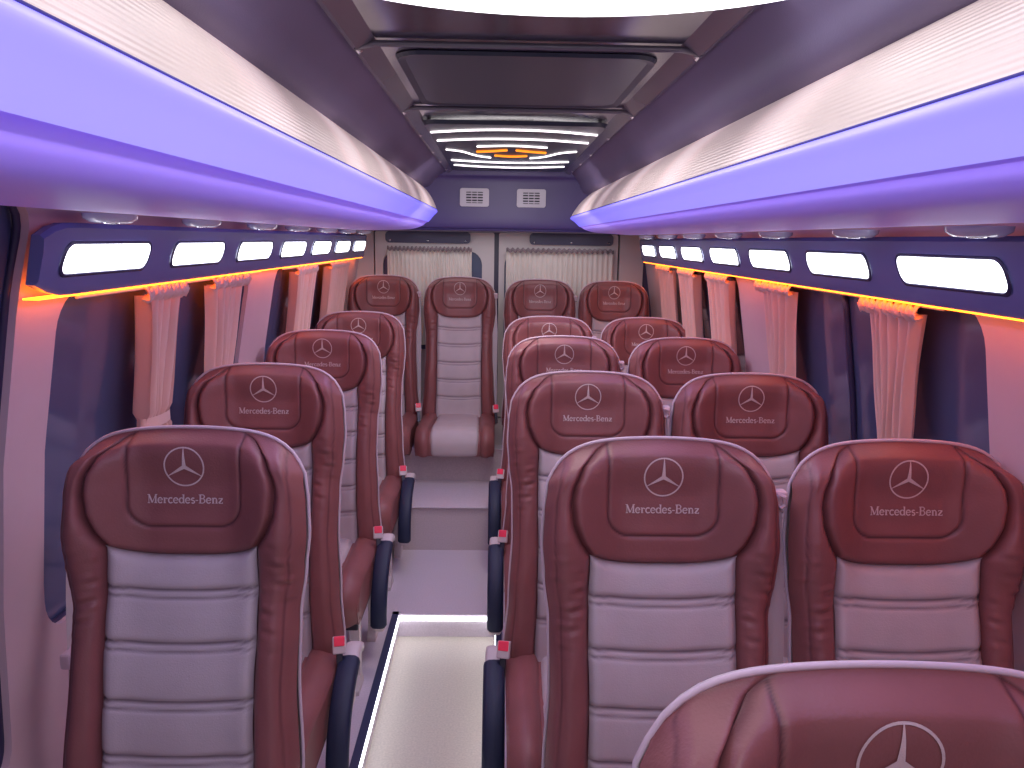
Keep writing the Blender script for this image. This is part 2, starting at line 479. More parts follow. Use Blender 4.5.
def band_mb(i0, i1, wd, th):
    path = arm_band()[i0:i1]; mb = MB(); vs = []; fs = []; ns = 12; N = len(path)
    for i, p in enumerate(path):
        a = path[max(0, i-1)]; b = path[min(N-1, i+1)]; t = (b-a).normalized(); n = Vector((t.y, -t.x))
        if n.y < 0: n = -n
        if n.x > 0 and t.y < -.9: n = Vector((-abs(n.x), n.y))
        e = .75 if i in (0, N-1) else 1
        for k in range(ns):
            an = 2*PI*k/ns; cx = math.copysign(abs(math.cos(an))**.6, math.cos(an)); sy = math.copysign(abs(math.sin(an))**.6, math.sin(an))
            q = p+n*(sy*th*e); vs.append((cx*wd*e, q.x, q.y))
    for i in range(N-1):
        for k in range(ns): fs.append((i*ns+k, i*ns+(k+1) % ns, (i+1)*ns+(k+1) % ns, (i+1)*ns+k))
    fs += [tuple(range(ns)), tuple((N-1)*ns+k for k in range(ns))[::-1]]
    return mb.add(vs, fs)
ARM = dict(body=band_mb(0, 49, .026, .017).mesh('arm_frame', M['beige_plastic']),
           pad=band_mb(14, 48, .031, .022).mesh('arm_pad', M['navy']))
def bracket_mb():
    poly = [tuple(p) for p in catmull([(.05, .39), (.0, .385), (-.07, .36), (-.14, .31), (-.185, .24), (-.20, .16), (-.185, .12), (-.14, .13), (-.09, .20), (.0, .23), (.05, .24)], 5, True)]
    return MB().prism(poly, 0, -.008, .008)
def clean_bracket():
    o = bracket_mb(); return o.mesh('side_cover', M['beige_plastic'], False)
ARM['cover'] = clean_bracket()
def leg_mb(yc, foot):
    poly = [(yc-.022, .27), (yc+.022, .27), (yc+.016, .06), (yc+.05, .018), (yc+.05, 0), (yc-.05, 0), (yc-.05, .018), (yc-.016, .06)]
    return MB().prism(poly, 0, -.017, .017)
LEG = {-1: leg_mb(-.42, 0).mesh('leg', M['beige_plastic'], False), 1: leg_mb(-.04, 0).mesh('leg', M['beige_plastic'], False)}
BASE = MB().box(-.225, .225, -.45, .02, .245, .28, .006).mesh('seat_frame', M['steel'], False)
PLINTH = MB().box(-.225, .225, -.45, .03, 0, 1, .0).mesh('plinth', M['riser'], False)
def buckle_meshes():
    st = MB().box(-.009, .009, -.006, .006, -.055, .012, .003)
    body = MB().box(-.019, .019, -.011, .011, .008, .056, .005)
    btn = MB().box(-.015, .015, -.0135, -.004, .030, .0575, .003)
    return st.mesh('buckle_stalk', M['steel'], False), body.mesh('buckle_body', M['beige_plastic'], False), btn.mesh('buckle_button', M['red'], False)
BK = buckle_meshes()
def belt_meshes():
    def strip(pts, w):
        rows = []
        for k, sg in enumerate((-1, -.5, 0, .5, 1)):
            rows.append([Vector(p)+Vector((w*sg*.5*c, .004*abs(sg), 0)) for p, c in pts])
        return rows
    top = XT(0, .722, .0)
    def P(x, t, d): return XT(x, t, d)
    mb = MB().grid(strip([(P(0, .715, .0), .4), (P(.0, .66, .0), .6), (P(.0, .5, .0), 1), (P(-.002, .3, .0), 1), (P(.0, .10, -.01), 1), (P(.0, -.06, -.01), 1)], .034))
    mb2 = MB().grid(strip([(P(.004, .715, -.01), .4), (P(.004, .5, -.012), .8), (P(.004, .3, -.012), .8), (P(.004, .10, -.02), .7), (P(.004, -.06, -.02), .7)], .028))
    mb.v += []; k = len(mb.v); mb.v += mb2.v; mb.f += [tuple(i+k for i in f) for f in mb2.f]
    g = MB().box(-.020, .018, -.012, .014, -.014, .020, .006)
    g.tube([(-.012, -.014, .004), (-.004, -.020, .016), (.008, -.018, .012), (.012, -.014, -.004), (.002, -.016, -.012)], .005, 6)
    for v in g.v: v += top+Vector((-.004, 0, 0))
    return mb.mesh('belt_webbing', M['webbing']), g.mesh('belt_guide', M['piping'], False)
BELT = belt_meshes()
def make_seat(name, X, Dtop, htop, label, arm=0, belt=0, group='high-backed coach seats', base='legs', floor=0, rot=0, buck=True):
    zoff = (1.6+htop)-(SZ+HB*math.cos(REC)+.002)
    root = empty('passenger_seat', (X, Dtop-.150, floor), label, 'seat', group)
    if base != 'legs': root.scale.x = .935
    dz = zoff-floor
    def ch(nm, me, par=root, loc=None):
        o = link(nm, me, par)
        if loc is None: loc = (0, 0, dz) if par is root else (0, 0, 0)
        o.location = loc; return o
    h = ch('headrest', SP['headrest']); ch('star_emblem', SP['star'], h)['label'] = 'embroidered three-pointed star in a ring'
    ch('embroidered_lettering', SP['text'], h)['label'] = 'cream embroidered name lettering'
    ch('back_panel', SP['center']); ch('back_bolster', SP['bolL']); ch('back_bolster', SP['bolR'])
    sh = ch('back_shell', SP['shell']); ch('piping', SP['pipe'], sh)
    cb = ch('cushion', SP['cb']); ch('cushion_panel', SP['cc'], cb); ch('cushion_bolster', SP['cl'], cb); ch('cushion_bolster', SP['cr'], cb)
    if base == 'legs':
        fr = ch('seat_frame', BASE)
        for sx in (-.21, .21):
            for k in (-1, 1): 
                o = ch('leg', LEG[k], root, (sx, 0, 0)); o.scale.z = (.275+dz)/.27
    else:
        o = ch('plinth', PLINTH, root, (0, 0, 0)); o.scale.z = max(.03, dz+.285)
    if arm:
        a = ch('armrest', ARM['body'], root, (arm*.268, 0, dz))
        ch('arm_pad', ARM['pad'], a)['label'] = 'navy blue armrest pad'
        ch('side_cover', ARM['cover'], a, (-arm*.012, 0, 0))
    if buck and (arm or base != 'legs'):
        sd = arm or 1
        b = ch('buckle', BK[1], root, (sd*(.243), -.075, dz+.43)); b.rotation_euler = (-.35, 0, sd*.2)
        ch('buckle_stalk', BK[0], b); ch('buckle_button', BK[2], b)['label'] = 'pinkish red release button'
    if belt:
        b = ch('seat_belt', BELT[0], root, (belt*.231, 0, dz))
        ch('belt_guide', BELT[1], b)
        if belt < 0: b.scale.x = -1
    return root

def px(x): return x
HL, HR = -.367, -.379
seats = [
 (.356, .63, -.370, 'maroon leather seat nearest the camera, only its headrest in the lower right corner', -1, 0),
 (-.600, 1.49, HL, 'nearest maroon and grey single seat on the left, beside the large front window', 1, 0),
 (-.680, 2.28, HL, 'single maroon seat second from the front on the left, behind the nearest left seat', 1, 0),
 (-.700, 3.15, HL, 'single maroon seat third from the front on the left of the aisle', 1, 0),
 (-.702, 3.99, HL, 'single maroon seat fourth on the left, partly hidden just before the back row', 1, 0),
 (.330, 1.49, HR, 'large maroon and grey aisle seat on the right, just behind the corner headrest', -1, 1),
 (.815, 1.49, HR, 'large maroon seat at the right window with an orange glow on its headrest', 0, 0),
 (.272, 2.28, HR, 'purple-tinged maroon aisle seat second of the right pairs, left of its neighbour', -1, 1),
 (.757, 2.28, HR, 'maroon window seat in second right pair, before the dark window glass', 0, 0),
 (.275, 3.15, HR, 'maroon aisle seat in third right pair, only its headrest showing', -1, 1),
 (.770, 3.15, HR, 'maroon window seat in third right pair, curtain just right of it', 0, 0),
 (.268, 3.99, HR, 'maroon aisle seat in the fourth right pair, just before the back row', -1, 1),
 (.765, 3.99, HR, 'maroon window seat in the fourth right pair, just before the back row', 0, 0),
]
for X, D, h, lab, arm, belt in seats:
    make_seat('s', X, D, h, lab, arm, belt)
rear = [(-.690, -.218, 'back row seat at the far left, under the left rear curtain', 1),
        (-.226, -.222, 'back row seat facing down the aisle, its whole cushion showing', 1),
        (.262, -.230, 'back row seat right of the aisle, under the right rear curtain', 1),
        (.715, -.234, 'back row seat at the far right beside the side window', 0)]
for X, h, lab, belt in rear:
    make_seat('s', X, 4.80, h, lab, 0, belt, 'high-backed coach seats', 'plinth', .42)

# ---------------------------------------------------------------- walls
CX = .025
def wx(h, side=-1):
    if side > 0: return lerpk([(-1.7, 1.04), (-1.1, 1.05), (-.75, 1.03), (-.45, .995), (-.12, .940), (.03, .885), (.4, .84)], h)
    return lerpk([(-1.7, 1.02), (-1.1, 1.02), (-.75, 1.005), (-.45, .975), (-.12, .915), (.03, .875), (.4, .84)], h)
def wp(side, D, h, out=0):
    return Vector((CX+side*(wx(h, side)+out), D, ZC+h))
HS, HT = -.88, -.115    # sill and head of the openings
def hb(a): return (-1.12, .075) if a < -.7 else (HS, HT)
def wall(side, D0, D1, wins, name):
    from mathutils.geometry import delaunay_2d_cdt
    P = []; E = []; loops = []
    def loop(pts):
        k = len(P); P.extend(Vector(p) for p in pts); n = len(pts)
        E.extend((k+i, k+(i+1) % n) for i in range(n)); loops.append(pts)
    H0, H1 = -1.7, .4
    nd, nh = 40, 30
    loop([(D0+(D1-D0)*i/nd, H0) for i in range(nd)]+[(D1, H0+(H1-H0)*i/nh) for i in range(nh)]+[(D1-(D1-D0)*i/nd, H1) for i in range(nd)]+[(D0, H1-(H1-H0)*i/nh) for i in range(nh)])
    holes = []
    for a, b in wins:
        hs_, ht_ = hb(a); h = rrect(a, b, hs_, ht_, .085, 6, 14); loop(h); holes.append((a, b, hs_, ht_, h))
    for i in range(1, 120):
        for k in range(1, 46):
            x = D0+(D1-D0)*i/120; y = H0+(H1-H0)*k/46
            if not any(a-.015 < x < b+.015 and c-.015 < y < d+.015 for a, b, c, d, _ in holes): P.append(Vector((x, y)))
    vo, eo, fo, _, _, _ = delaunay_2d_cdt(P, E, [], 0, 1e-6)
    def inside(x, y, poly):
        c = False; n = len(poly)
        for i in range(n):
            x1, y1 = poly[i]; x2, y2 = poly[(i+1) % n]
            if (y1 > y) != (y2 > y) and x < (x2-x1)*(y-y1)/(y2-y1)+x1: c = not c
        return c
    fs = []
    for f in fo:
        cx = sum(vo[i][0] for i in f)/len(f); cy = sum(vo[i][1] for i in f)/len(f)
        if not any(inside(cx, cy, h[4]) for h in holes): fs.append(tuple(f))
    mb = MB().add([wp(side, v[0], v[1]) for v in vo], fs)
    for h in holes:
        q = h[4]; n = len(q)
        mb.add([wp(side, *p) for p in q]+[wp(side, p[0], p[1], .03) for p in q], [(i, (i+1) % n, n+(i+1) % n, n+i) for i in range(n)])
    o = mb.obj(name, M['wall']); autosmooth(o, 35); tag(o, kind='structure')
WL = [(-.75, 1.47), (1.61, 2.86), (3.19, 4.72)]
WR = [(-.55, 1.05), (1.53, 2.84), (3.15, 4.72)]
wall(-1, -1.0, 5.15, WL, 'wall_left'); wall(1, -1.0, 5.15, WR, 'wall_right')
wn = 0
for side, wins in ((-1, WL), (1, WR)):
    for a, b in wins:
        wn += 1
        h0_, h1_ = hb(a)
        rows = [[wp(side, a-.01+(b-a+.02)*i/8, h0_-.01+(h1_-h0_+.02)*j/10, .028) for i in range(9)] for j in range(11)]
        o = MB().grid(rows).obj('window_%d' % wn, M['glass']); tag(o, kind='structure')
        # slim dark rubber around the pane
        ins = rrect(a, b, h0_, h1_, .085)
        s = MB().tube([wp(side, p[0], p[1], .022) for p in ins], .008, 6, True).obj('window_seal', M['darktrim'], o)
        if side == -1 and wn > 1 or side == 1 and wn > 4:   # slider bar between panes
            xm = (a+b)/2+.02
            MB().tube([wp(side, xm, HS+(HT-HS)*j/10, .02) for j in range(11)], .009, 6).obj('window_bar', M['darktrim'], o)

# ---------------------------------------------------------------- valance with lamps
def valance(side):
    x_t, x_b = .845, .875
    D0, D1 = (1.45, 4.98) if side < 0 else (-.95, 4.85)
    prof = [(.868, .020), (x_t+.008, .020), (x_t, .010), (x_t+.004, -.03), (x_b-.012, -.110), (x_b-.004, -.120), (x_b+.012, -.118)]
    rows = []
    n = 90
    for i in range(n+1):
        D = D0+(D1-D0)*i/n
        k = 1
        if side < 0:
            u = max(0, 1-(D-D0)/.10); k = 1-.35*u*u
        rows.append([Vector((CX+side*(.89+(x-.89)*(1)), D, ZC+(-.05+(h+.05)*k))) for x, h in prof])
    mb = MB().grid(rows)
    for r in (rows[0], rows[-1]):
        mb.add(r, [tuple(range(len(r)))])
    o = mb.obj('lamp_valance', M['valance']); autosmooth(o, 40)
    tag(o, 'dark violet lamp panel running above the %s windows' % ('left' if side < 0 else 'right'), 'panel', 'lamp panels above the windows')
    # orange strip under it
    rows = [[Vector((CX+side*(x_b-.004), D, ZC-.1235)), Vector((CX+side*(x_b+.026), D, ZC-.1235)), Vector((CX+side*(x_b+.026), D, ZC-.120)), Vector((CX+side*(x_b-.004), D, ZC-.120))] for D in (D0+.01, D1-.02)]
    o = MB().add([v for r in rows for v in r], [(0, 1, 5, 4), (1, 2, 6, 5), (2, 3, 7, 6), (3, 0, 4, 7), (0, 1, 2, 3), (4, 5, 6, 7)]).obj('led_strip', M['orange'], None, False)
    tag(o, 'glowing orange light strip under the %s lamp panel' % ('left' if side < 0 else 'right'), 'light strip', 'orange light strips')
    return x_t, x_b
ORD = ['nearest', 'second', 'third', 'fourth', 'fifth', 'sixth', 'farthest']
def vpt(side, D, h, lift=0):
    # on the slanted face of the valance
    t = (-.03-h)/.08; x = .849+.014*t
    return Vector((CX+side*(x-lift), D, ZC+h+lift*.15))
for side in (-1, 1):
    valance(side)
    d0 = 1.70 if side < 0 else 1.52
    for k in range(7):
        Dc = d0+.508*k
        shp = rrect(-.185, .185, -.030, .030, .024, 6, 6)
        # slight parallelogram, leaning outward at the end away from the back
        sk = .45
        def pt(p, g, lift): return vpt(side, Dc+p[0]*g+p[1]*sk, -.050+p[1]*(g if g == 1 else 1+(g-1)*5), lift)
        N = len(shp)
        root = empty('window_lamp', vpt(side, Dc, -.05), '%s bright white lamp in the row above the %s windows' % (ORD[k]+('' if k in (0, 6) else ' nearest'), 'left' if side < 0 else 'right'), 'lamp', 'white lamps above the windows')
        loc = root.location
        vs = [pt(p, 1.03, .002)-loc for p in shp]+[pt(p, 1.0, .006)-loc for p in shp]+[pt(p, .985, .002)-loc for p in shp]
        fs = []
        for r in (0, 1):
            for i in range(N): fs.append((r*N+i, r*N+(i+1) % N, (r+1)*N+(i+1) % N, (r+1)*N+i))
        mobj('bezel', vs, fs, M['bezel'], root)
        vs = [pt(p, .985, .0035)-loc for p in shp]+[pt((p[0]*.95, p[1]*.8), 1, .0065)-loc for p in shp]
        mobj('diffuser', vs, [(i, (i+1) % N, N+(i+1) % N, N+i) for i in range(N)]+[tuple(range(N, 2*N))], M['lamp'], root)
    # small screws between lamps and clear air nozzles under the rack
    for k in range(7):
        Dn = (1.62 if side < 0 else 1.35)+.5*k+random.uniform(-.03, .03)
        lx = CX+side*.80
        root = empty('air_nozzle', (lx, Dn, ZC+(.027 if side < 0 else .023)), '%s clear air nozzle under the %s luggage rack' % (ORD[k]+('' if k in (0, 6) else ' nearest'), 'left' if side < 0 else 'right'), 'air nozzle', 'air nozzles under the racks')
        mb = MB(); n = 20
        prof = [(.046, .012), (.045, .003), (.034, -.005), (.028, -.006), (.026, -.002), (.018, -.002), (.015, -.007), (0.001, -.008)]
        rows = [[Vector((r*math.cos(2*PI*i/n), r*math.sin(2*PI*i/n)*1.5, z)) for i in range(n+1)] for r, z in prof]
        mb.grid(rows[:5]).obj('ring', M['nozzle'], root); MB().grid(rows[4:]).obj('vane', M['chrome'], root)

# ---------------------------------------------------------------- luggage racks
def rack(side, top, mid, low, bot, name_side):
    # profile points (|X|, h) from the ceiling round the nose to the wall
    D0, D1 = -1.0, 4.27
    segs = {
     'ribbed_strip': [(top[0]+.05, top[1]+.03), top, ((top[0]*.62+mid[0]*.38)-.012, top[1]*.62+mid[1]*.38), ((top[0]*.25+mid[0]*.75)-.008, top[1]*.25+mid[1]*.75), mid],
     'blue_panel': [mid, (mid[0]-.004, mid[1]-.012), ((mid[0]+low[0])/2-.006, (mid[1]+low[1])/2), low],
     'lower_panel': [low, (low[0]+.012, low[1]-.004), (low[0]*.6+bot[0]*.4, low[1]*.45+bot[1]*.55), bot, (bot[0]+.10, bot[1]-.006), (.70, bot[1]-.010), (.835, bot[1]-.004)],
    }
    root = empty('luggage_rack', (CX+side*.6, 1.5, ZC+.1), 'long rounded overhead luggage rack with a blue-lit panel on the %s' % name_side, 'luggage rack', 'overhead luggage racks')
    xo = .835
    mats = {'ribbed_strip': M['strip'], 'blue_panel': M['blue'], 'lower_panel': M['rack_painted_glow']}
    labs = {'ribbed_strip': 'ribbed cream strip', 'blue_panel': 'blue-lit panel', 'lower_panel': 'lilac underside'}
    Ds = [D0+(D1-.20-D0)*i/24 for i in range(25)]
    for u in [math.sin(PI/2*k/12) for k in range(1, 13)]: Ds.append(D1-.20+.20*u)
    ends = []
    for nm, prof in segs.items():
        pr = catmull([(p[0], p[1]) for p in prof], 5)
        rows = []
        for D in Ds:
            u = max(0, (D-(D1-.20))/.20); k = math.sqrt(max(0, 1-u*u))
            kx = .72+.28*k; kz = .62+.38*k
            if nm == 'lower_panel': kx2 = kx
            hm = mid[1]*.75
            rows.append([Vector((side*(xo+(p[0]-xo)*kx), D, ZC+hm+(p[1]-hm)*kz))-root.location+Vector((CX*0, 0, 0)) for p in pr])
        mb = MB().grid(rows)
        ends += rows[-1]
        o = mb.obj(nm, mats[nm], root); o['label'] = labs[nm]
    mobj('end_cap', ends, [tuple(range(len(ends)))], M['rack'], root)
    # thin shadow line between strip and blue panel
    pts = [Vector((side*(mid[0]-.001), D, ZC+mid[1]))-root.location for D in (D0, (D0+D1)/2, D1-.20)]
    MB().tube(pts, .0014, 6).obj('seam_line', M['seamline'], root)
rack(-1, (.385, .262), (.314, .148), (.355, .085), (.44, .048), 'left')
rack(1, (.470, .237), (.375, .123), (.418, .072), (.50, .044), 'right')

# ---------------------------------------------------------------- ceiling
CHL, CHR, HC = -.278, .387, .36
def ceil_side(side):
    x0 = CHL if side < 0 else CHR; xr = -.385 if side < 0 else .470; hr = .262 if side < 0 else .237
    pts = catmull([(x0, HC), (x0+(xr-x0)*.55, HC-(HC-hr)*.42), (xr, hr+.012), (xr+side*.12, hr+.0), (side*.95, hr-.04)], 6)
    rows = [[Vector((p[0], D, ZC+p[1])) for p in pts] for D in [-1+5.35*i/10 for i in range(11)]]
    return rows
mb = MB(); mb.grid(ceil_side(-1)); mb.grid(ceil_side(1))
tag(mb.obj('ceiling', M['ceil']), kind='structure')
# glossy central panel: frame that steps down to a flat centre
fr = .045
root = empty('ceiling_panel', ((CHL+CHR)/2, 1.7, ZC+HC), 'glossy black central ceiling panel running down the aisle', 'ceiling panel')
def cp(x, D, h): return Vector((x, D, ZC+h))-root.location
mb = MB()
for x0, x1 in ((CHL, CHL+fr), (CHR, CHR-fr)):
    mb.grid([[cp(x0, D, HC+.004), cp(x0, D, HC-.010), cp(x0+(x1-x0)*.25, D, HC-.014), cp(x1, D, HC+.006)] for D in (-1, 4.30)])
mb.obj('edge_frame', M['gloss3'], root, False)
MB().grid([[cp(x, D, HC+.006) for x in (CHL+fr, 0, CHR-fr)] for D in (-1, 1, 2, 3, 4.30)]).obj('gloss_sheet', M['gloss'], root)
for D in (1.555, 2.28):
    MB().tube([cp(CHL+.005, D, HC-.010), cp(CHL+fr, D, HC-.002), cp(CHR-fr, D, HC-.002), cp(CHR-.005, D, HC-.010)], .006, 8).obj('cross_strip', M['gloss3'], root)
hs = rrect(CHL+.065, CHR-.065, 1.63, 2.24, .06); N = len(hs)
vs = [cp(p[0], p[1], HC+.004) for p in hs]+[cp((p[0]-.0545)*.985+.0545, (p[1]-1.935)*.985+1.935, HC-.003) for p in hs]+[cp((p[0]-.0545)*.93+.0545, (p[1]-1.935)*.94+1.935, HC+.001) for p in hs]
o = mobj('roof_hatch', vs, [(r*N+i, r*N+(i+1) % N, (r+1)*N+(i+1) % N, (r+1)*N+i) for r in (0, 1) for i in range(N)]+[tuple(range(2*N, 3*N))], M['gloss2'], root, False)
for D in (1.57, 2.30, 2.78, 3.3, 3.7, 4.1):
    for x in (CHL+.012, CHR-.012):
        n = 10; vs = [cp(x+.007*math.cos(2*PI*i/n), D+.007*math.sin(2*PI*i/n), HC-.013) for i in range(n)]+[cp(x, D, HC-.020)]
        mobj('screw', vs, [(i, (i+1) % n, n) for i in range(n)], M['chrome'], root)

# star light fixture
root = empty('star_ceiling_light', (.05, 3.3, ZC+HC-.01), 'ceiling light with curved white bars and an orange star at the back of the ceiling', 'ceiling light')
def fp(x, D, h=0): return Vector((x*.95+.05, D, ZC+HC-.012+h))-root.location
plate = rrect(-.305, .305, 2.50, 4.15, .05)
N = len(plate)
mobj('backplate', [fp(x, y, .012) for x, y in plate]+[fp(x*.98, 3.32+(y-3.32)*.99, 0) for x, y in plate], [(i, (i+1) % N, N+(i+1) % N, N+i) for i in range(N)]+[tuple(range(N, 2*N))], M['gloss2'], root, False)
def bar(nm, pts, r, m, lab=None):
    o = MB().tube([fp(x, y, -.001) for x, y in catmull(pts, 8)], r, 8, flat=1).obj(nm, m, root)
    if lab: o['label'] = lab
LS = {}
for y, h, w in ((2.60, .09, .29), (2.83, .08, .285)):
    bar('light_bar', [(-w, y+h), (-w*.5, y+h*.25), (0, y), (w*.5, y+h*.25), (w, y+h)], .0042, M['white_led'])
bar('light_bar', [(-.14, 3.07), (0, 3.03), (.14, 3.07)], .0042, M['white_led'])
for s in (-1, 1):
    bar('light_bar', [(s*.27, 3.19), (s*.21, 3.25), (s*.15, 3.40), (s*.09, 3.47)], .0042, M['white_led'])
    bar('star_arm', [(s*.145, 3.24), (s*.08, 3.21), (s*.02, 3.17)], .0065, M['orange_bar'], 'orange arm of the star')
bar('star_arm', [(-.07, 3.37), (0, 3.40), (.07, 3.37)], .0065, M['orange_bar'], 'orange arm of the star')
for y, h, w in ((3.68, -.08, .275), (3.92, -.09, .275)):
    bar('light_bar', [(-w, y+h), (-w*.5, y+h*.25), (0, y), (w*.5, y+h*.25), (w, y+h)], .0042, M['white_led'])

# near oval ring light
root = empty('oval_ceiling_light', (.085, .955, ZC+HC-.01), 'glowing white oval ring light on the ceiling at the top edge', 'ceiling light')
rings = []
for a, b, z in ((.42, .315, .012), (.42, .315, -.008), (.405, .300, -.018), (.24, .15, -.018), (.23, .14, -.008), (.23, .14, .012)):
    rings.append([Vector((a*math.cos(2*PI*i/64), b*math.sin(2*PI*i/64), z)) for i in range(65)])
MB().grid(rings[1:5]).obj('diffuser', M['ring_led'], root)
mb = MB().grid(rings[:2]); mb.grid(rings[4:]); mb.obj('rim', M['gloss3'], root)

# ---------------------------------------------------------------- rear bulkhead, rear wall
DB = 4.32
mb = MB()
prof = [(DB-.02, HC+.05), (DB-.02, HC-.02), (DB, HC-.06), (DB+.005, .09), (DB+.03, .055), (DB+.08, .045), (5.16, .045)]
pp = catmull(prof, 6)
rows = [[Vector((x, p[0], ZC+p[1])) for p in pp] for x in (-.90, -.5, 0, .5, .93)]
mb.grid(rows)
tag(mb.obj('ceiling_bulkhead', M['bulk']), kind='structure').name = 'trim_1'
for x, lb in ((-.128, 'left'), (.178, 'right')):
    root = empty('air_vent', (x, DB-.004, ZC+.222), 'small white square air vent on the dark bulkhead, %s one of two' % lb, 'air vent', 'vents on the bulkhead')
    vs = rrect(-.078, .078, -.048, .048, .012); N = len(vs)
    inn = rrect(-.045, .045, -.030, .030, .004)
    V = [(p[0], 0, p[1]) for p in vs]+[(p[0], -.010, p[1]) for p in vs]+[(p[0], -.010, p[1]) for p in inn]+[(p[0], 0, p[1]) for p in inn]
    mobj('frame', V, [(r*N+i, r*N+(i+1) % N, (r+1)*N+(i+1) % N, (r+1)*N+i) for r in (0, 1, 2) for i in range(N)], M['ventw'], root, False)
    mobj('backing', [(-.045, -.001, -.03), (.045, -.001, -.03), (.045, -.001, .03), (-.045, -.001, .03)], [(0, 1, 2, 3)], M['dark'], root, False)
    for k in range(4): MB().box(-.045, .045, -.009, -.002, -.026+k*.0145, -.019+k*.0145).obj('slat', M['ventw'], root, False)
    for k in (-1, 1): MB().box(k*.015-.002, k*.015+.002, -.010, -.003, -.03, .03).obj('slat', M['ventw'], root, False)

o = MB().box(-1.05, 1.08, 5.16, 5.20, -.1, 2.1).obj('wall_back', M['darktrim'], None, False); tag(o, kind='structure')
# quarter panel posts between side wall and rear doors
for n_, (a, b) in enumerate(((-.93, -.80), (.79, .95))):
    pts = [(a, 5.10), (b, 5.13), (b, 5.16), (a, 5.16)]
    o = MB().prism(pts, 2, .42, ZC+.045).obj('trim_%d' % (n_+2), M['rearwall'], None, False); tag(o, kind='structure')
def rear_door(n_, x0, x1, w0, w1, xs):
    z0, z1 = .43, ZC+.044
    inn = rrect(w0, w1, ZC-.72, ZC-.075, .09); out = rrect(x0, x1, z0, z1, .012); N = len(inn)
    vs = [(p[0], 5.115, p[1]) for p in out]+[(p[0], 5.115, p[1]) for p in inn]+[(p[0], 5.14, p[1]) for p in inn]+[(p[0], 5.15, p[1]) for p in out]
    fs = [(r*N+i, r*N+(i+1) % N, (r+1)*N+(i+1) % N, (r+1)*N+i) for r in (0, 1) for i in range(N)]+[(i, (i+1) % N, 3*N+(i+1) % N, 3*N+i) for i in range(N)]
    d = mobj('door_%d' % n_, vs, fs, M['rearwall'], None, False); tag(d, kind='structure')
    mobj('door_glass', [(p[0]+(0), 5.139, p[1]) for p in inn], [tuple(range(N))], M['glass'], d, False)
    tr = rrect(xs[0], xs[1], ZC-.028, ZC+.044, .024); 
    t = MB().prism(tr, 1, 5.095, 5.114).obj('door_trim', M['darktrim'], d, False)
    for k in range(3):
        x = xs[0]+.03+(xs[1]-xs[0]-.06)*k/2
        MB().tube([(x, 5.096, ZC-.012), (x, 5.088, ZC-.012)], .007, 8).obj('screw', M['chrome'], d)
rear_door(1, -.79, -.022, -.74, -.10, (-.72, -.175))
rear_door(2, .008, .78, .045, .74, (.205, .745))

# rear curtains
def rear_curtain(x0, x1, h, lab):
    root = empty('rear_curtain', ((x0+x1)/2, 5.07, ZC+h), lab, 'curtain', 'curtains on the rear doors')
    n = 150; rows = []; w = x1-x0
    for j in range(15):
        z = -.62*j/14; r = []
        for i in range(n+1):
            u = i/n; a = .006+.002*math.sin(u*13)
            r.append(Vector(((u-.5)*w, a*math.sin(2*PI*u*21+.5*math.sin(u*9))+.003*math.sin(z*20+u*30), z)))
        rows.append(r)
    MB().grid(rows).obj('cloth', M['rearcurtain'], root)
    rows = []
    for j in range(5):
        z = .010-.006*j
        rows.append([Vector(((i/n-.5)*w, -.012-.016*abs(math.sin(2*PI*i/n*10.5))*(1+.5*(j == 2)), z+.006*math.sin(2*PI*i/n*21))) for i in range(n+1)])
    MB().grid(rows).obj('ruffle', M['ruffle'], root)
rear_curtain(-.705, -.165, -.062, 'pleated beige curtain on the left rear door')
rear_curtain(.055, .745, -.062, 'pleated beige curtain on the right rear door')

